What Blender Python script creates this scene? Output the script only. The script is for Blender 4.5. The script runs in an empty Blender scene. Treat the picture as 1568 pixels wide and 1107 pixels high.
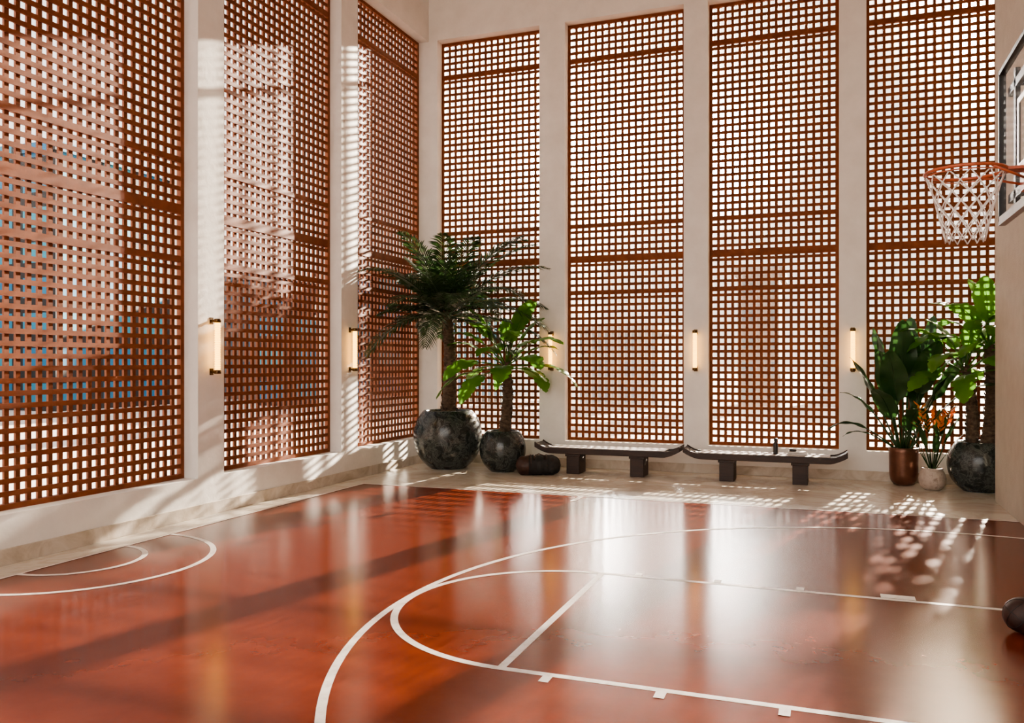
import bpy, math, random
from mathutils import Vector, Matrix
random.seed(7)
D=bpy.data
scene=bpy.context.scene
H=1.86

# ---------------------------------------------------------------- materials
def new_mat(name):
    m=D.materials.new(name); m.use_nodes=True
    nt=m.node_tree; b=nt.nodes['Principled BSDF']
    return m,nt,b
def N(nt,t,**kw):
    n=nt.nodes.new(t)
    for k,v in kw.items():
        if k in n.inputs: n.inputs[k].default_value=v
        else: setattr(n,k,v)
    return n
def coords(nt,kind='Object',scale=(1,1,1)):
    tc=N(nt,'ShaderNodeTexCoord'); mp=N(nt,'ShaderNodeMapping'); mp.inputs['Scale'].default_value=scale
    nt.links.new(tc.outputs[kind],mp.inputs['Vector']); return mp.outputs['Vector']
def ramp(nt,fac,stops):
    r=N(nt,'ShaderNodeValToRGB'); e=r.color_ramp.elements
    while len(e)<len(stops): e.new(0.5)
    for el,(p,c) in zip(e,stops):
        el.position=p; el.color=c if len(c)==4 else (*c,1)
    nt.links.new(fac,r.inputs['Fac']); return r.outputs['Color']
def mottled(name,stops,scale=3,detail=6,rough=0.5,bump=0.0,bscale=40,metal=0,spec=None,distort=0,sc=(1,1,1),rr=None,coat=0):
    m,nt,b=new_mat(name)
    v=coords(nt,'Object',sc)
    n=N(nt,'ShaderNodeTexNoise',Scale=scale,Detail=detail,Roughness=0.6,Distortion=distort)
    nt.links.new(v,n.inputs['Vector'])
    nt.links.new(ramp(nt,n.outputs['Fac'],stops),b.inputs['Base Color'])
    b.inputs['Roughness'].default_value=rough; b.inputs['Metallic'].default_value=metal
    if rr:
        n3=N(nt,'ShaderNodeTexNoise',Scale=rr[2],Detail=5); nt.links.new(v,n3.inputs['Vector'])
        mr=N(nt,'ShaderNodeMapRange'); mr.inputs['From Min'].default_value=.3; mr.inputs['From Max'].default_value=.7
        mr.inputs['To Min'].default_value=rr[0]; mr.inputs['To Max'].default_value=rr[1]
        nt.links.new(n3.outputs['Fac'],mr.inputs['Value']); nt.links.new(mr.outputs['Result'],b.inputs['Roughness'])
    if spec is not None: b.inputs['Specular IOR Level'].default_value=spec
    if coat: b.inputs['Coat Weight'].default_value=coat; b.inputs['Coat Roughness'].default_value=.1
    if bump:
        n2=N(nt,'ShaderNodeTexNoise',Scale=bscale,Detail=4); nt.links.new(v,n2.inputs['Vector'])
        bp=N(nt,'ShaderNodeBump',Strength=bump,Distance=0.02)
        nt.links.new(n2.outputs['Fac'],bp.inputs['Height']); nt.links.new(bp.outputs['Normal'],b.inputs['Normal'])
    return m

M={}
M['plaster']=mottled('plaster_white',[(.3,(.76,.73,.69)),(.7,(.86,.83,.79))],scale=2.5,detail=8,rough=.75,bump=.25,bscale=10)
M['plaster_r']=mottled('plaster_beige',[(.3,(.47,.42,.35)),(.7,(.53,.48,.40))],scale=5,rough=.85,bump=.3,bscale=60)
M['lattice']=mottled('terracotta_lattice',[(.3,(.175,.048,.016)),(.7,(.255,.076,.026))],scale=6,rough=.6,bump=.05,bscale=60,spec=.3)
M['travertine']=mottled('travertine',[(.30,(.46,.39,.31)),(.46,(.62,.56,.48)),(.5,(.54,.47,.38)),(.56,(.66,.61,.53)),(.75,(.73,.68,.61))],scale=.8,detail=8,rough=.24,distort=1.2)
M['skirting']=mottled('travertine_skirting',[(.3,(.38,.31,.23)),(.5,(.56,.49,.41)),(.7,(.68,.62,.55))],scale=2.0,detail=9,rough=.5,distort=1.6,bump=.3,bscale=9)
M['line']=mottled('line_paint',[(.3,(.62,.55,.48)),(.5,(.80,.75,.70))],scale=14,detail=8,rough=.35)
M['brass']=mottled('brass_dark',[(.3,(.10,.06,.03)),(.7,(.16,.10,.05))],scale=20,rough=.35,metal=1)
M['wood']=mottled('dark_wood',[(.3,(.018,.008,.006)),(.7,(.040,.018,.012))],scale=3,rough=.5,sc=(1,12,12))
M['cushion']=mottled('bench_pad',[(.3,(.50,.45,.42)),(.7,(.58,.53,.50))],scale=10,rough=.45)
M['bronze']=mottled('bronze_ceramic',[(.3,(.12,.05,.03)),(.7,(.20,.09,.055))],scale=5,rough=.3,metal=.5)
M['stonepot']=mottled('stone_pot',[(.3,(.34,.27,.22)),(.55,(.50,.42,.36)),(.7,(.2,.14,.1))],scale=9,rough=.6,bump=.3,bscale=20)
M['soil']=mottled('soil',[(.3,(.02,.013,.008)),(.7,(.06,.04,.025))],scale=30,rough=.95,bump=.8,bscale=40)
M['trunk']=mottled('palm_trunk',[(.3,(.035,.022,.014)),(.5,(.09,.06,.04)),(.7,(.15,.11,.075))],scale=14,rough=.9,bump=.8,bscale=30,sc=(1,1,2))
M['black']=mottled('black_metal',[(.3,(.012,.012,.013)),(.7,(.02,.02,.022))],scale=10,rough=.4)
M['grey']=mottled('grey_pad',[(.3,(.36,.35,.34)),(.7,(.42,.41,.40))],scale=10,rough=.5)
M['rim']=mottled('rim_orange',[(.3,(.36,.08,.035)),(.7,(.48,.12,.05))],scale=10,rough=.4)
M['net']=mottled('net_cord',[(.3,(.72,.66,.60)),(.7,(.85,.80,.75))],scale=20,rough=.8)
M['fabric']=mottled('bag_fabric',[(.3,(.010,.010,.010)),(.7,(.022,.020,.019))],scale=20,rough=.7,bump=.6,bscale=14)
M['leather']=mottled('bag_leather',[(.3,(.030,.012,.008)),(.7,(.06,.024,.015))],scale=12,rough=.5,bump=.6,bscale=14)
M['balldark']=mottled('ball_leather_dark',[(.3,(.03,.014,.011)),(.7,(.05,.022,.016))],scale=20,rough=.45,bump=.3,bscale=220)
M['towel']=mottled('towel',[(.3,(.65,.62,.6)),(.7,(.75,.72,.7))],scale=20,rough=.95,bump=.6,bscale=120)
M['flower']=mottled('flower_orange',[(.3,(.75,.16,.02)),(.7,(.9,.32,.03))],scale=9,rough=.5)
M['ground']=mottled('outside_paving',[(.3,(.36,.29,.25)),(.7,(.50,.43,.39))],scale=.3,rough=.9)

# court floor
m,nt,b=new_mat('court_terracotta'); v=coords(nt)
n1=N(nt,'ShaderNodeTexNoise',Scale=3.5,Detail=8,Roughness=.6); nt.links.new(v,n1.inputs['Vector'])
c1=ramp(nt,n1.outputs['Fac'],[(.3,(.150,.026,.010)),(.75,(.185,.036,.014))])
nt.links.new(c1,b.inputs['Base Color'])
b.inputs['Roughness'].default_value=.18
b.inputs['Specular IOR Level'].default_value=.32
M['court']=m

# black marble
m,nt,b=new_mat('black_marble'); v=coords(nt)
n1=N(nt,'ShaderNodeTexNoise',Scale=6,Detail=12,Roughness=.75,Distortion=1.0); nt.links.new(v,n1.inputs['Vector'])
nt.links.new(ramp(nt,n1.outputs['Fac'],[(.36,(.010,.013,.013)),(.48,(.025,.030,.029)),(.52,(.10,.11,.105)),(.56,(.030,.036,.034)),(.72,(.08,.09,.085))]),b.inputs['Base Color'])
b.inputs['Roughness'].default_value=.2
M['marble']=m

def leafmat(name,c1,c2,trans=.25,rough=.35):
    m,nt,b=new_mat(name); v=coords(nt)
    n=N(nt,'ShaderNodeTexNoise',Scale=3,Detail=4); nt.links.new(v,n.inputs['Vector'])
    col=ramp(nt,n.outputs['Fac'],[(.3,c1),(.7,c2)])
    nt.links.new(col,b.inputs['Base Color']); b.inputs['Roughness'].default_value=rough
    tr=N(nt,'ShaderNodeBsdfTranslucent'); nt.links.new(col,tr.inputs['Color'])
    mx=N(nt,'ShaderNodeMixShader',Fac=trans); out=nt.nodes['Material Output']
    nt.links.new(b.outputs[0],mx.inputs[1]); nt.links.new(tr.outputs[0],mx.inputs[2]); nt.links.new(mx.outputs[0],out.inputs['Surface'])
    return m
M['palm']=leafmat('palm_leaf',(.018,.044,.014),(.038,.075,.022),.2)
M['leafb']=leafmat('leaf_bright',(.06,.17,.02),(.12,.28,.035),.45)
M['leafd']=leafmat('leaf_dark',(.016,.050,.014),(.035,.088,.022),.2)

m,nt,b=new_mat('amber_glass_lamp'); v=coords(nt)
w=N(nt,'ShaderNodeTexWave',Scale=14); w.bands_direction='Z'; nt.links.new(v,w.inputs['Vector'])
nt.links.new(ramp(nt,w.outputs['Fac'],[(.0,(1,.38,.03)),(1,(1,.58,.10))]),b.inputs['Emission Color'])
b.inputs['Base Color'].default_value=(.9,.6,.2,1); b.inputs['Emission Strength'].default_value=4.5
M['lamp']=m
m,nt,b=new_mat('clear_glass')
b.inputs['Base Color'].default_value=(.9,.93,.93,1); b.inputs['Roughness'].default_value=.05
tr=N(nt,'ShaderNodeBsdfTransparent'); mx=N(nt,'ShaderNodeMixShader',Fac=.05)
nt.links.new(tr.outputs[0],mx.inputs[1]); nt.links.new(b.outputs[0],mx.inputs[2]); nt.links.new(mx.outputs[0],nt.nodes['Material Output'].inputs['Surface'])
M['glass']=m
def hazepane(name,fac,r):
    m,nt,b=new_mat(name)
    rf=N(nt,'ShaderNodeBsdfRefraction',Roughness=r,IOR=1.15); rf.inputs['Color'].default_value=(1,.88,.74,1)
    tr=N(nt,'ShaderNodeBsdfTransparent'); mx=N(nt,'ShaderNodeMixShader',Fac=fac)
    nt.links.new(tr.outputs[0],mx.inputs[1]); nt.links.new(rf.outputs[0],mx.inputs[2]); nt.links.new(mx.outputs[0],nt.nodes['Material Output'].inputs['Surface'])
    return m
M['haze']=hazepane('added_haze_pane',.22,.75)  # pane added to spread a warm glow around the back windows
M['haze2']=hazepane('added_faint_haze_pane',.02,.5)  # much weaker version of the added haze, for the left windows

def facade(name,a,bc,mortar,bw=1.6,rh=1.3,ms=.18,rough=.3):
    m,nt,b=new_mat(name)
    tc=N(nt,'ShaderNodeTexCoord'); s=N(nt,'ShaderNodeSeparateXYZ'); nt.links.new(tc.outputs['Object'],s.inputs[0])
    ad=N(nt,'ShaderNodeMath',operation='ADD'); nt.links.new(s.outputs['X'],ad.inputs[0]); nt.links.new(s.outputs['Y'],ad.inputs[1])
    cb=N(nt,'ShaderNodeCombineXYZ'); nt.links.new(ad.outputs[0],cb.inputs['X']); nt.links.new(s.outputs['Z'],cb.inputs['Y'])
    br=N(nt,'ShaderNodeTexBrick',Scale=1.0); br.offset=0
    br.inputs['Color1'].default_value=(*a,1); br.inputs['Color2'].default_value=(*bc,1); br.inputs['Mortar'].default_value=(*mortar,1)
    br.inputs['Mortar Size'].default_value=ms; br.inputs['Brick Width'].default_value=bw; br.inputs['Row Height'].default_value=rh
    br.inputs['Mortar Smooth'].default_value=0
    nt.links.new(cb.outputs[0],br.inputs['Vector']); nt.links.new(br.outputs['Color'],b.inputs['Base Color'])
    b.inputs['Roughness'].default_value=rough
    return m
M['fac_blue']=facade('facade_blue_glass',(.010,.10,.20),(.03,.20,.25),(.015,.010,.009),bw=2.2,rh=1.5,ms=.32,rough=.7)
M['fac_red']=facade('facade_brown',(.03,.05,.07),(.07,.10,.13),(.13,.085,.068),bw=1.2,rh=1.2,ms=.3,rough=.8)
M['fac_grey']=facade('facade_grey',(.08,.12,.16),(.15,.19,.23),(.26,.24,.23),bw=1.3,rh=1.2,ms=.25,rough=.6)

# ---------------------------------------------------------------- mesh builder
class MB:
    def __init__(s): s.v=[];s.f=[];s.m=[];s.s=[];s.mats=[]
    def mi(s,k):
        if k not in s.mats: s.mats.append(k)
        return s.mats.index(k)
    def add(s,vs,fs,mat,smooth=False):
        o=len(s.v); s.v+= [tuple(x) for x in vs]; i=s.mi(mat)
        for f in fs: s.f.append(tuple(a+o for a in f)); s.m.append(i); s.s.append(smooth)
    def box(s,x0,x1,y0,y1,z0,z1,mat):
        s.add([(x0,y0,z0),(x1,y0,z0),(x1,y1,z0),(x0,y1,z0),(x0,y0,z1),(x1,y0,z1),(x1,y1,z1),(x0,y1,z1)],
              [(0,3,2,1),(4,5,6,7),(0,1,5,4),(1,2,6,5),(2,3,7,6),(3,0,4,7)],mat)
    def lathe(s,prof,mat,c=(0,0,0),n=40,smooth=True):
        vs=[];fs=[]
        for r,z in prof:
            for i in range(n):
                a=2*math.pi*i/n; vs.append((c[0]+r*math.cos(a),c[1]+r*math.sin(a),c[2]+z))
        for j in range(len(prof)-1):
            for i in range(n):
                k=(i+1)%n; fs.append((j*n+i,j*n+k,(j+1)*n+k,(j+1)*n+i))
        s.add(vs,fs,mat,smooth)
    def tube(s,path,rad,mat,n=8,caps=True,closed=False):
        path=[Vector(p) for p in path]; L=len(path)
        if not hasattr(rad,'__len__'): rad=[rad]*L
        vs=[];fs=[];u=None
        for i,p in enumerate(path):
            if closed: t=path[(i+1)%L]-path[i-1]
            else: t=path[min(i+1,L-1)]-path[max(i-1,0)]
            t.normalize()
            if u is None:
                u=t.cross(Vector((0,0,1)))
                if u.length<1e-3: u=t.cross(Vector((1,0,0)))
            u=(u-t*u.dot(t)).normalized(); w=t.cross(u)
            for k in range(n):
                a=2*math.pi*k/n; vs.append(p+u*(rad[i]*math.cos(a))+w*(rad[i]*math.sin(a)))
        R=L if closed else L-1
        for j in range(R):
            j2=(j+1)%L
            for k in range(n):
                k2=(k+1)%n; fs.append((j*n+k,j*n+k2,j2*n+k2,j2*n+k))
        if caps and not closed:
            fs.append(tuple(range(n))[::-1]); fs.append(tuple((L-1)*n+k for k in range(n)))
        s.add(vs,fs,mat,True)
    def sphere(s,c,r,mat,n=28,m=16,sc=(1,1,1),fn=None):
        vs=[];fs=[]
        for j in range(m+1):
            t=math.pi*j/m
            for i in range(n):
                a=2*math.pi*i/n
                p=Vector((math.sin(t)*math.cos(a),math.sin(t)*math.sin(a),math.cos(t)))
                k=fn(p) if fn else 1
                vs.append((c[0]+p.x*r*sc[0]*k,c[1]+p.y*r*sc[1]*k,c[2]+p.z*r*sc[2]*k))
        for j in range(m):
            for i in range(n):
                k=(i+1)%n; fs.append((j*n+i,(j+1)*n+i,(j+1)*n+k,j*n+k))
        s.add(vs,fs,mat,True)
    def obj(s,name,loc=(0,0,0),bevel=0,parent=None):
        me=D.meshes.new(name); me.from_pydata(s.v,[],s.f)
        for k in s.mats: me.materials.append(M[k])
        me.polygons.foreach_set('material_index',s.m); me.polygons.foreach_set('use_smooth',s.s); me.update()
        o=D.objects.new(name,me); o.location=loc; scene.collection.objects.link(o)
        if bevel:
            b=o.modifiers.new('bevel','BEVEL'); b.width=bevel; b.segments=2; b.limit_method='ANGLE'
        if parent: o.parent=parent
        return o

# ---------------------------------------------------------------- room shell
XL=-7.05; YB=14.3; ZS=.46; ZH=7.87; ZC=9.6; XR=2.06
b=MB(); b.box(-7.5,3.4,-3,14.75,-.2,0,'travertine'); b.obj('floor')
b=MB(); b.box(-6.62,XR-.002,-2.8,11.2,0,.006,'court'); b.obj('basketball_court')
b=MB(); b.box(-7.5,3.4,-3,14.75,ZC,ZC+.2,'plaster'); b.obj('ceiling')
b=MB(); b.box(-7.45,XL,-3,14.3,0,ZS,'plaster'); b.box(-7.45,XL,-3,14.3,ZH,ZC,'plaster'); b.obj('wall_left')
b=MB(); b.box(-7.45,3.3,YB,14.7,0,ZS,'plaster'); b.box(-7.45,3.3,YB,14.7,ZH,ZC,'plaster'); b.obj('wall_back')
# wall behind the camera: low wall, tall open bays above with piers
b=MB(); b.box(-7.45,2.36,-3.3,-3.0,0,1.6,'plaster'); b.box(-7.45,2.36,-3.3,-3.0,8.8,ZC,'plaster')
for x in (-7.2,-4.6,-2.1,.35,2.1): b.box(x-.2,x+.2,-3.3,-3.0,1.6,8.8,'plaster')
b.obj('wall_front')
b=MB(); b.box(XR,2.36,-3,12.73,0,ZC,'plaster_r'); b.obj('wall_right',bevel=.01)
b=MB(); b.box(3.1,3.3,12.5,14.3,0,ZC,'plaster'); b.box(2.36,3.1,12.5,12.73,0,ZC,'plaster'); b.obj('wall_alcove')
b=MB(); b.box(XL,XL+.02,-3,YB,0,.15,'skirting'); b.obj('baseboard_left',bevel=.004)
b=MB(); b.box(XL+.02,3.1,YB-.02,YB,0,.15,'skirting'); b.obj('baseboard_back',bevel=.004)
lc=[(-1.4,-.94),(1.8,2.26),(4.94,5.40),(8.106,8.568),(11.27,11.75)]
for y0,y1 in lc:
    b=MB(); b.box(-7.45,XL,y0,y1,ZS,ZH,'plaster'); b.obj('column')
bc=[(-7.45,-6.87),(-4.854,-4.378),(-2.291,-1.892),(.147,.546),(2.64,3.1)]
for x0,x1 in bc:
    b=MB(); b.box(x0,x1,YB,14.7,ZS,ZH,'plaster'); b.obj('column')

RAILS=[(3.08,.07),(3.68,.12),(4.27,.07),(7.22,.08)]
PITCH=.119
def lattice(a0,a1,face,sgn,axis):
    # face = room-side plane; sgn = direction towards outside
    b=MB(); w=.050
    def bx(u0,u1,z0,z1,t0,t1,mat='lattice'):
        d0,d1=sorted((face+sgn*t0,face+sgn*t1))
        if axis=='x': b.box(u0,u1,d0,d1,z0,z1,mat)
        else: b.box(d0,d1,u0,u1,z0,z1,mat)
    F=.055; T0,T1=-.01,.055
    bx(a0,a0+F,ZS,ZH,T0,T1); bx(a1-F,a1,ZS,ZH,T0,T1)
    bx(a0+F,a1-F,ZS,ZS+F,T0,T1); bx(a0+F,a1-F,ZH-F,ZH,T0,T1)
    n=round((a1-a0-2*F+w)/PITCH); p=(a1-a0-2*F+w)/n
    for i in range(1,n):
        u=a0+F-w/2+i*p; bx(u-w/2,u+w/2,ZS+F,ZH-F,.020,.048)
    m=round((ZH-ZS-2*F+w)/PITCH); q=(ZH-ZS-2*F+w)/m
    for j in range(1,m):
        z=ZS+F-w/2+j*q; bx(a0+F,a1-F,z-w/2,z+w/2,0,.0205)
    for z,h in RAILS: bx(a0+F,a1-F,z-h/2,z+h/2,-.006,.05)
    # added room-side haze pane, veils the lattice with scattered light
    f=face-sgn*.03
    if axis=='x': vs=[(a0,f,ZS),(a1,f,ZS),(a1,f,ZH),(a0,f,ZH)]
    else: vs=[(f,a0,ZS),(f,a1,ZS),(f,a1,ZH),(f,a0,ZH)]
    b.add(vs,[(0,1,2,3)],'haze' if axis=='x' else 'haze2')
    return b
k=1
for y0,y1 in [(11.75,14.3),(8.568,11.27),(5.40,8.106),(2.26,4.94),(-.94,1.8)]:
    lattice(y0,y1,-7.265,-1,'y').obj('window_%d'%k); k+=1
for x0,x1 in [(-6.87,-4.854),(-4.378,-2.291),(-1.892,.147),(.546,2.64)]:
    lattice(x0,x1,14.515,1,'x').obj('window_%d'%k); k+=1

# ---------------------------------------------------------------- court markings
b=MB(); LW=.055
zc=[.0072]
def zz():
    zc[0]+=.00015; return zc[0]
def arc(cx,cy,r,a0,a1,w=LW,n=96):
    vs=[];fs=[]; Z1=zz()
    for i in range(n+1):
        a=math.radians(a0+(a1-a0)*i/n)
        for rr in (r-w/2,r+w/2): vs.append((cx+rr*math.cos(a),cy+rr*math.sin(a),Z1))
    for i in range(n): fs.append((2*i,2*i+1,2*i+3,2*i+2))
    b.add(vs,fs,'line')
def rect(x0,x1,y0,y1):
    Z1=zz(); b.add([(x0,y0,Z1),(x1,y0,Z1),(x1,y1,Z1),(x0,y1,Z1)],[(0,1,2,3)],'line')
YC=5.97; YF=7.19; YN=4.75; XF=-1.86
rect(XF,2.0,YF-LW/2,YF+LW/2); rect(XF,2.0,YN-LW/2,YN+LW/2); rect(XF-LW/2,XF+LW/2,YN-LW/2,YF+LW/2)
arc(XF,YC,1.22,90,270)
arc(1.15,YC,4.25,78,282)
arc(-6.62,YC,1.22,-90,90); arc(-6.62,YC,.6,-90,90)
for x in (-1.55,-.88,-.22):
    rect(x-.03,x+.03,YF+LW/2,YF+.12); rect(x-.03,x+.03,YN-.12,YN-LW/2)
rect(.38,.63,YF+LW/2,YF+.14); rect(.38,.63,YN-.14,YN-LW/2)
rect(-3.22,-3.15,10.75,11.17)
rect(-6.62,2.05,11.175,11.2); rect(-6.62,-6.60,-2.7,11.165)
b.obj('court_line_markings')

# ---------------------------------------------------------------- sconces
def sconce(x,y,ang):
    b=MB()
    for z in (-.31,.31):
        b.box(-.018,.018,-.075,-.006,z-.014,z+.014,'brass'); b.box(-.03,.03,-.008,0,z-.04,z+.04,'brass')
    b.lathe([(0,-.335),(.036,-.335),(.042,-.33),(.042,-.29),(.03,-.285)],'brass',c=(0,-.095,0),n=20)
    b.lathe([(.03,.285),(.042,.29),(.042,.33),(.036,.335),(0,.335)],'brass',c=(0,-.095,0),n=20)
    prof=[]
    for i in range(81):
        z=-.29+.58*i/80; prof.append((.033+.004*math.cos(i*math.pi/2),z))
    b.lathe(prof,'lamp',c=(0,-.095,0),n=20)
    o=b.obj('sconce_lamp',loc=(x,y,2.045)); o.rotation_euler=(0,0,ang)
sconce(XL,8.337,math.radians(90)); sconce(XL,11.51,math.radians(90)); sconce(XL,5.17,math.radians(90))
for x in (-4.616,-2.09,.347): sconce(x,YB,0)

# ---------------------------------------------------------------- benches
def bench(xc,yc,legs,L=2.42):
    b=MB(); W=.24
    n=40; top=[];bot=[]
    for i in range(n+1):
        u=-1+2*i/n; x=u*L/2; a=abs(u)
        up=.0 if a<.80 else .085*((a-.80)/.20)**1.8
        th=.10 if a<.78 else .10-.055*((a-.78)/.22)
        zb=.33+ (0 if a<.78 else .10*((a-.78)/.22)**1.6)
        top.append((x,zb+th+ (up*.5))); bot.append((x,zb))
    for y0,y1,dz in ((-W,-W+.035,.0),(W-.035,W,.0),(-W+.035,W-.035,-.018)):
        vs=[];fs=[]
        for (x,zt),(x2,zb) in zip(top,bot):
            vs+=[(x,y0,zb),(x,y1,zb),(x,y1,zt+dz),(x,y0,zt+dz)]
        for i in range(n):
            for k in range(4):
                k2=(k+1)%4; fs.append((4*i+k,4*i+k2,4*(i+1)+k2,4*(i+1)+k))
        fs.append((3,2,1,0)); fs.append((4*n,4*n+1,4*n+2,4*n+3))
        b.add(vs,fs,'wood')
    b.box(-L*.40,L*.40,-W+.04,W-.04,.415,.436,'cushion')
    for lx in legs:
        x=lx-xc
        b.box(x-.11,x+.11,-W+.04,W-.04,.0,.331,'wood')
        b.box(x-.13,x+.13,-W+.03,W-.03,.29,.331,'wood')
    return b.obj('bench',loc=(xc,yc,0),bevel=.006)
bench(-3.42,13.62,(-3.97,-2.90)); bench(-.95,13.62,(-1.49,-.41))
b=MB(); b.lathe([(0,0),(.033,0),(.036,.01),(.036,.15),(.03,.175),(.02,.19),(.02,.20),(.026,.20),(.026,.245),(0,.245)],'black',n=24); b.obj('water_bottle',loc=(-.77,13.55,.437))
b=MB()
for i,(dx,z) in enumerate([(0,0),(.01,.025)]):
    b.box(-.15+dx,.15-dx,-.09,.09,z,z+.023,'towel')
o=b.obj('folded_towel',loc=(-.45,13.6,.437),bevel=.01)
b=MB(); b.lathe([(0,0),(.05,0),(.055,.01),(.055,.03),(.045,.03),(.04,.012),(0,.012)],'black',n=20); b.obj('sweatband_roll',loc=(-.52,13.6,.486))

# basketball
def ball(name,loc,r,mat,rot):
    b=MB(); b.sphere((0,0,0),r,mat,n=36,m=24)
    def ring(f,n=48): b.tube([f(2*math.pi*i/n) for i in range(n)],.0028,'black',n=5,closed=True)
    R=r*1.0
    ring(lambda t:(R*math.cos(t),R*math.sin(t),0)); ring(lambda t:(R*math.cos(t),0,R*math.sin(t)))
    for sgn in (1,-1):
        def f(t,s=sgn):
            p=Vector((s*(.62+.16*math.cos(2*t)),.75*math.cos(t),.75*math.sin(t))).normalized()*R
            return p
        ring(f)
    o=b.obj(name,loc=loc); o.rotation_euler=rot
ball('basketball',(1.235,6.62,.128),.12,'balldark',(.5,.3,.8))
# barrel duffel bag with leather end
b=MB(); n=40;R=28
def bagpt(u,a):
    prof=min(1,(1-abs(u)**6)) ; r=.165*(prof**.5)*(1+.03*math.sin(u*9+a*2)+.03*math.sin(a*5+u*3)+.02*math.sin(u*23))
    z=.158+r*math.sin(a); return (u*.37, r*1.05*math.cos(a), max(.004,z))
for (i0,i1,mt) in ((0,11,'leather'),(11,n,'fabric')):
    vs=[];fs=[]
    for i in range(i0,i1+1):
        u=-1+2*i/n
        for k in range(R): vs.append(bagpt(u,2*math.pi*k/R))
    for i in range(i1-i0):
        for k in range(R):
            k2=(k+1)%R; fs.append((i*R+k,i*R+k2,(i+1)*R+k2,(i+1)*R+k))
    b.add(vs,fs,mt,True)
for u in (-.35,.35):
    b.tube([(u*.37,.170*math.cos(a),.160+.170*math.sin(a)) for a in [math.radians(x) for x in range(-20,200,20)]],.010,'leather',n=6)
b.tube([(-.09,-.13,.25),(-.07,-.15,.33),(0,-.13,.36),(.08,-.15,.33),(.10,-.13,.25)],.010,'leather',n=6)
o=b.obj('gym_duffel_bag',loc=(-4.47,13.12,.0)); o.rotation_euler=(0,0,.40)

# ---------------------------------------------------------------- pots and plants
def round_pot(name,x,y,R,Ht,mat='marble',mouth=.72,base=.5):
    b=MB(); prof=[(0,0),(R*base,0)]
    n=22
    a0=-math.acos(base) ; a1=math.acos(mouth)
    for i in range(n+1):
        a=a0+(a1-a0)*i/n
        z=(math.sin(a)-math.sin(a0))/(math.sin(a1)-math.sin(a0))*Ht
        prof.append((R*math.cos(a),z))
    rm=R*mouth
    prof+=[(rm-.02,Ht+.012),(rm-.045,Ht),(rm-.04,Ht-.08)]
    b.lathe(prof,mat,n=56)
    b.lathe([(rm-.035,Ht-.09),(rm*.5,Ht-.06),(0,Ht-.05)],'soil',n=32)
    return b,name,(x,y,0)
def trunk(b,base,top,r0,r1,rings=26,bend=.05,mat='trunk'):
    base=Vector(base);top=Vector(top); path=[];rad=[]
    for i in range(rings*3+1):
        s=i/(rings*3); p=base.lerp(top,s); p.x+=bend*math.sin(s*math.pi)
        path.append(p); ph=(i%3)/3
        rad.append((r0+(r1-r0)*s)*(1.10-.20*ph))
    b.tube(path,rad,mat,n=14)
    for i in range(rings*3):
        s=random.random(); p=base.lerp(top,s); p.x+=bend*math.sin(s*math.pi); a=random.random()*6.28
        r=(r0+(r1-r0)*s); d=Vector((math.cos(a),math.sin(a),0))
        b.tube([p+d*r*.8,p+d*r*1.12+Vector((0,0,.03)),p+d*r*1.22+Vector((0,0,.07))],[r*.16,r*.12,r*.03],mat,n=5)
def clampv(p,o):
    w=Vector(o)+p
    if w.x<XL+.04: p.x=XL+.04-o[0]
    if w.y>YB-.15: p.y=YB-.15-o[1]
    if w.x>1.98 and w.y<12.80: p.y=12.80-o[1]
    if w.x>3.05: p.x=3.05-o[0]
    return p
def frond(b,o,p0,az,el,L,mat,droop=1.2,nl=42,ll=.42):
    d=Vector((math.cos(az)*math.cos(el),math.sin(az)*math.cos(el),math.sin(el)))
    p=Vector(p0); ds=L/nl; pts=[p.copy()]; dirs=[d.copy()]
    for i in range(nl):
        s=i/nl; d=(d+Vector((0,0,-1))*droop*ds*(.3+1.1*s)).normalized(); p=p+d*ds
        pts.append(clampv(p.copy(),o)); dirs.append(d.copy())
    b.tube(pts,[.014*(1-.8*i/nl) for i in range(nl+1)],mat,n=5)
    for i in range(5,nl+1):
        s=i/nl; t=dirs[i]; side=t.cross(Vector((0,0,1)))
        if side.length<.05: side=Vector((math.sin(az),-math.cos(az),0))
        side.normalize(); up=side.cross(t).normalized()
        l=ll*(math.sin(math.pi*min(1,.12+s*.86))**.6)*random.uniform(.85,1.1)
        for sg in (1,-1):
            q=pts[i]; dd=(side*sg*.9+t*(.7+.7*s)+up*random.uniform(.05,.3)).normalized()
            wv=t*.021
            a=q; m1=q+dd*l*.5; e=q+dd*l+Vector((0,0,-l*.26)); m1+=Vector((0,0,-l*.04))
            vs=[a-wv*.5,a+wv*.5,m1+wv,m1-wv,e]
            vs=[clampv(Vector(x),o) for x in vs]
            b.add(vs,[(0,1,2,3),(3,2,4)],mat)
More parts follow.
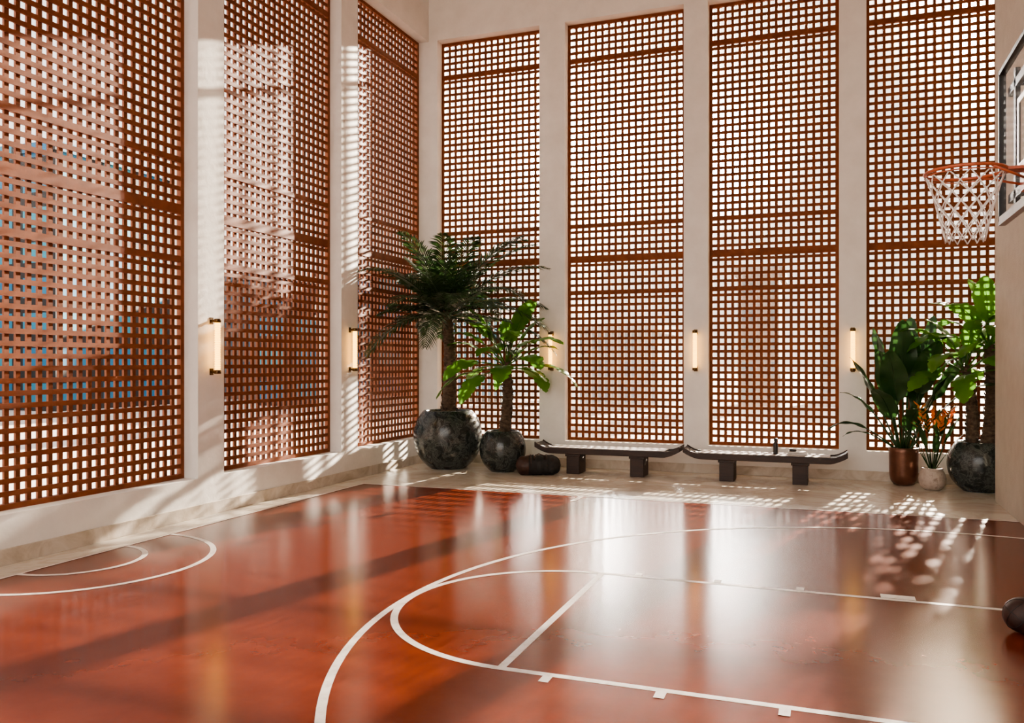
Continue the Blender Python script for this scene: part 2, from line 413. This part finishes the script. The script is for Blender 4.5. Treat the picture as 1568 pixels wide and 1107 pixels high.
def paddle(b,o,p0,az,el,pet,L,W,mat,droop=1.0,fold=.25,roll=0,tears=False,pr=.012,petmat=None):
    d=Vector((math.cos(az)*math.cos(el),math.sin(az)*math.cos(el),math.sin(el)))
    p=Vector(p0); pts=[p.copy()]; np_=8
    for i in range(np_):
        d=(d+Vector((0,0,-1))*droop*.25*pet/np_).normalized(); p=p+d*pet/np_; pts.append(clampv(p.copy(),o))
    b.tube(pts,[pr*(1.2-.5*i/np_) for i in range(np_+1)],petmat or mat,n=6)
    n=22; vs=[];fs=[]; T=(-1,-.66,-.33,0,.33,.66,1); mid=[]
    side0=Vector((math.sin(az),-math.cos(az),0))
    for i in range(n+1):
        s=i/n
        side=(side0-d*side0.dot(d)).normalized(); up=side.cross(d).normalized()
        cr,sr=math.cos(roll),math.sin(roll); side,up=side*cr+up*sr, up*cr-side*sr
        w=W/2*(math.sin(math.pi*min(1,s**.75*.96+.02))**.62) if s<1 else 0.004
        mid.append(p.copy())
        for t in T:
            k=1.0
            if tears and abs(t)>.6: k=1-.22*((i%4)==0)
            ruf=.035*W*math.sin(s*17+t*2)*abs(t)
            q=p+side*(w*t*k)+up*(fold*w*abs(t)+ruf-.25*w*t*t)
            vs.append(clampv(q,o))
        d=(d+Vector((0,0,-1))*droop*1.1*L/n*(.5+s)).normalized(); p=p+d*(L/n)
    m=len(T)
    for i in range(n):
        for k in range(m-1): fs.append((i*m+k,i*m+k+1,(i+1)*m+k+1,(i+1)*m+k))
    b.add(vs,fs,mat,True)
    b.tube([clampv(q-Vector((0,0,.003)),o) for q in mid],[pr*.6*(1-.8*i/n) for i in range(n+1)],petmat or mat,n=5)

# palm
b,nm,o=round_pot('potted_palm',-6.25,13.44,.60,1.0)
trunk(b,(0,0,.9),(-.02,0,2.75),.125,.09,rings=22)
NF=42
for i in range(NF):
    az=i*2.399+.3; s=i/(NF-1)
    el=math.radians(66-70*s+random.uniform(-8,8)); L=random.uniform(1.65,2.1)
    cx=math.cos(az)
    if cx<-.45: L*=.62
    elif math.sin(az)>.6: L*=.6
    frond(b,o,(-.02+.06*math.cos(az),.06*math.sin(az),2.62+.15*(1-s)),az,el,L,'palm',droop=.62,ll=.48)
b.obj(nm,loc=o)
# small tree
b,nm,o=round_pot('potted_broadleaf_tree',-5.19,13.36,.395,.68)
trunk(b,(.02,0,.6),(.06,0,1.85),.10,.075,rings=16)
for i in range(26):
    az=i*2.399+1.0; s=i/25
    el=math.radians(72-74*s+random.uniform(-8,8))
    paddle(b,o,(.06+.04*math.cos(az),.04*math.sin(az),1.72+.15*(1-s)),az,el,random.uniform(.35,.6),random.uniform(.55,.85),random.uniform(.28,.38),'leafb',droop=1.6,roll=random.uniform(-.4,.4),tears=True)
b.obj(nm,loc=o)
# right tree
b,nm,o=round_pot('potted_broadleaf_tree',2.03,13.72,.43,.70)
trunk(b,(-.12,-.05,.6),(-.20,-.05,1.8),.085,.065,rings=16)
trunk(b,(.10,.03,.6),(.12,.03,2.1),.10,.075,rings=18)
for c,zt,nn,sd in (((-.20,-.05),1.75,16,0),((.12,.03),2.1,20,2)):
    for i in range(nn):
        az=i*2.399+sd; s=i/nn
        el=math.radians(74-78*s+random.uniform(-8,8))
        paddle(b,o,(c[0],c[1],zt-.1*s),az,el,random.uniform(.3,.5),random.uniform(.55,.8),random.uniform(.26,.36),'leafb',droop=1.9,roll=random.uniform(-.4,.4),tears=True)
b.obj(nm,loc=o)
# bird of paradise
b=MB(); o=(1.05,13.98,0)
b.lathe([(0,0),(.10,0),(.15,.02),(.185,.08),(.20,.18),(.205,.50),(.212,.56),(.20,.57),(.185,.56),(.18,.48)],'bronze',n=40)
b.lathe([(.183,.49),(.1,.51),(0,.515)],'soil',n=24)
for az,el,pet,L,W,dr in [(2.9,70,.75,.85,.34,.7),(3.6,60,.7,.65,.26,1.5),(4.6,82,1.05,.95,.40,.4),(1.2,84,1.2,.85,.34,.4),(5.2,72,.95,.9,.38,.8),(0.2,68,.85,.9,.34,.8),(5.9,58,.75,.9,.34,1.1),(3.2,45,.55,.6,.20,2.2),(4.2,62,.6,.75,.30,1.3),(2.4,78,1.1,.85,.36,.5),(4.9,60,.4,.7,.28,1.6),(.6,80,1.15,.95,.36,.5),(5.5,80,.6,.9,.38,.6),(4.0,76,.7,.9,.38,.6),(3.5,40,.5,.45,.16,2.5),(3.0,82,1.0,.8,.32,.5),(6.1,72,.5,.8,.34,.9),(4.4,70,.85,.85,.38,.7),(5.0,84,.85,.95,.42,.3)]:
    paddle(b,o,(.07*math.cos(az),.07*math.sin(az),.5),az,math.radians(el),pet,L,W,'leafd',droop=dr,roll=random.uniform(-.3,.3),pr=.014)
b.obj('potted_bird_of_paradise',loc=o)
# heliconia
b=MB(); o=(1.40,13.60,0)
b.lathe([(0,0),(.10,0),(.15,.04),(.18,.11),(.185,.17),(.165,.25),(.14,.29),(.15,.32),(.13,.32),(.12,.28)],'stonepot',n=36)
b.lathe([(.122,.285),(0,.29)],'soil',n=20)
for i in range(14):
    az=i*2.399; el=math.radians(random.uniform(60,84))
    paddle(b,o,(.03*math.cos(az),.03*math.sin(az),.28),az,el,random.uniform(.3,.6),random.uniform(.3,.42),.09,'leafd',droop=1.3,pr=.006)
for i in range(8):
    az=i*.9+.5; el=math.radians(random.uniform(66,86)); L=random.uniform(.7,1.0)
    d=Vector((math.cos(az)*math.cos(el),math.sin(az)*math.cos(el),math.sin(el))); p=Vector((0,0,.28)); t=p+d*L
    b.tube([p,p.lerp(t,.5),t],[.006,.005,.004],'leafd',n=5)
    for k in range(7):
        q=p.lerp(t,.76+.04*k); a2=az+k*math.pi+random.uniform(-.3,.3)
        paddle(b,o,q,a2,math.radians(35),.01,.13,.045,'flower',droop=-.5,pr=.003)
b.obj('potted_heliconia',loc=o)

# ---------------------------------------------------------------- hoop
b=MB(); hx,hy,hz=.80,5.97,3.05; R=.2286
n=48; XW=XR-.006
b.tube([(hx+R*math.cos(2*math.pi*i/n),hy+R*math.sin(2*math.pi*i/n),hz) for i in range(n)],.010,'rim',n=10,closed=True)
b.tube([(hx+(R)*math.cos(2*math.pi*i/n),hy+R*math.sin(2*math.pi*i/n),hz-.022) for i in range(n)],.004,'rim',n=6,closed=True)
XB=1.15
b.box(hx+R-.01,XB-.012,hy-.07,hy+.07,hz-.012,hz+.006,'rim')
b.box(XB-.03,XB-.008,hy-.10,hy+.10,hz-.13,hz+.05,'rim')
for s in (-1,1): b.tube([(hx+.12,hy+s*.19,hz-.005),(XB-.03,hy+s*.09,hz-.08)],.008,'rim',n=6)
NS=12; rows=7
def netp(k,j):
    t=j/rows; r=R*(1-.50*t**.8)-.004; a=2*math.pi*(k+.5*(j%2))/NS
    return (hx+r*math.cos(a),hy+r*math.sin(a),hz-.02-.42*t)
for k in range(NS):
    for dirn in (0,1):
        pts=[]
        kk=k
        for j in range(rows+1):
            pts.append(netp(kk,j))
            if dirn==0: kk=kk if j%2==0 else kk+1
            else: kk=kk-1 if j%2==0 else kk
        b.tube(pts,.0042,'net',n=5)
y0,y1,z0,z1=hy-.92,hy+.92,2.86,3.92
b.add([(XB,y0+.02,z0+.02),(XB,y1-.02,z0+.02),(XB,y1-.02,z1-.02),(XB,y0+.02,z1-.02)],[(0,1,2,3)],'glass')
for (a,c,e,f) in ((y0,y1,z0-.03,z0+.03),(y0,y1,z1-.02,z1+.01),(y0,y0+.03,z0,z1),(y1-.03,y1,z0,z1)):
    b.box(XB-.015,XB+.03,a,c,e,f,'grey' if f<3 else 'black')
for (a,c,e,f) in ((hy-.3,hy+.3,3.09,3.13),(hy-.3,hy+.3,3.52,3.56),(hy-.3,hy-.26,3.13,3.52),(hy+.26,hy+.3,3.13,3.52)):
    b.box(XB-.009,XB-.005,a,c,e,f,'line')
for s in (-1,1):
    for z_ in (3.0,3.75):
        b.tube([(XB+.03,hy+s*.6,z_),(XW-.02,hy+s*.6,z_)],.02,'black',n=8)
    b.tube([(XB+.03,hy+s*.6,3.0),(XW-.02,hy+s*.6,3.75)],.015,'black',n=8)
    b.box(XB+.03,XB+.06,hy+s*.6-.03,hy+s*.6+.03,2.9,3.85,'black')
    b.box(XW-.03,XW,hy+s*.6-.04,hy+s*.6+.04,2.8,3.95,'black')
b.box(XB+.03,XB+.06,y0+.1,y1-.1,2.97,3.03,'black'); b.box(XB+.03,XB+.06,y0+.1,y1-.1,3.72,3.78,'black')
b.obj('basketball_hoop')

# ---------------------------------------------------------------- outside
b=MB(); b.box(-150,150,-100,200,-.35,-.25,'ground'); b.obj('ground')
def bld(x,y,w,d,h,mat):
    b=MB(); b.box(-w/2,w/2,-d/2,d/2,0,h,mat); b.box(-w/2-.15,w/2+.15,-d/2-.15,d/2+.15,h,h+.4,mat); b.obj('office_building',loc=(x,y,-.25))
bld(-34,30,7,7,11,'fac_blue'); bld(-44,20,10,16,8.2,'fac_blue'); bld(-30,17,5,5,4.6,'fac_blue'); bld(-33,42,10,7,6.6,'fac_red')
bld(-26,50,9,8,7.5,'fac_blue'); bld(-13,44,1.6,6,11,'fac_grey'); bld(-18.5,44,5,6,6,'fac_blue'); bld(-9,40,3.5,5,3.4,'fac_grey')
bld(-3,42,1.8,5,6,'fac_red'); bld(1.2,45,3,6,3.6,'fac_grey'); bld(-38,4,8,10,9,'fac_blue'); bld(-24,36,3,5,4.5,'fac_blue')

# ---------------------------------------------------------------- light
w=D.worlds.new('World'); scene.world=w; w.use_nodes=True; nt=w.node_tree
bg=nt.nodes['Background']
tc=N(nt,'ShaderNodeTexCoord'); s=N(nt,'ShaderNodeSeparateXYZ'); nt.links.new(tc.outputs['Generated'],s.inputs[0])
nt.links.new(ramp(nt,s.outputs['Z'],[(0,(1,.89,.78)),(.25,(1,.94,.87)),(1,(.86,.90,.98))]),bg.inputs['Color'])
def lobe(vec,power,gain):
    dt=N(nt,'ShaderNodeVectorMath',operation='DOT_PRODUCT'); dt.inputs[1].default_value=Vector(vec).normalized()
    nt.links.new(tc.outputs['Generated'],dt.inputs[0])
    a=N(nt,'ShaderNodeMath',operation='MAXIMUM'); a.inputs[1].default_value=0; nt.links.new(dt.outputs['Value'],a.inputs[0])
    p=N(nt,'ShaderNodeMath',operation='POWER'); p.inputs[1].default_value=power; nt.links.new(a.outputs[0],p.inputs[0])
    g=N(nt,'ShaderNodeMath',operation='MULTIPLY'); g.inputs[1].default_value=gain; nt.links.new(p.outputs[0],g.inputs[0])
    return g.outputs[0]
def add(a,b_):
    n=N(nt,'ShaderNodeMath',operation='ADD'); nt.links.new(a,n.inputs[0])
    if isinstance(b_,(int,float)): n.inputs[1].default_value=b_
    else: nt.links.new(b_,n.inputs[1])
    return n.outputs[0]
# narrow bright lobes added to the sky for glare at the back windows
tot=add(lobe((-.275,.965,.225),1300,300),1.6)
tot=add(tot,lobe((-.123,1.02,.245),1300,110))
# fill added behind the camera: stronger sky lights columns through the open bays
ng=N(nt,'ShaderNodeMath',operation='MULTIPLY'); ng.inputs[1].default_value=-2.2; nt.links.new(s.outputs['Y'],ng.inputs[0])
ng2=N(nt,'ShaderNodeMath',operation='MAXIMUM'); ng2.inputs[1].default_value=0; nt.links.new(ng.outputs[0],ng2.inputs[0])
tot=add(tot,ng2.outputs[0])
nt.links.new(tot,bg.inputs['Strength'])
sd=D.lights.new('sun','SUN'); sd.energy=50; sd.angle=math.radians(1.0); sd.color=(1,.87,.70)
so=D.objects.new('sun',sd); scene.collection.objects.link(so)
el=math.radians(18); hz_=Vector((-.22,-1,0)).normalized()
dirv=Vector((hz_.x*math.cos(el),hz_.y*math.cos(el),-math.sin(el)))
so.rotation_euler=dirv.to_track_quat('-Z','Y').to_euler()

# ---------------------------------------------------------------- camera
cd=D.cameras.new('camera'); co=D.objects.new('camera',cd); scene.collection.objects.link(co)
co.location=(0,0,H); co.rotation_euler=(math.pi/2,0,math.radians(20.6)); cd.lens=36*1292/1568; cd.sensor_width=36; cd.sensor_fit='HORIZONTAL'
cd.clip_end=500
scene.camera=co
scene.view_settings.view_transform='AgX'
scene.view_settings.look='AgX - Medium High Contrast'
scene.view_settings.exposure=.35
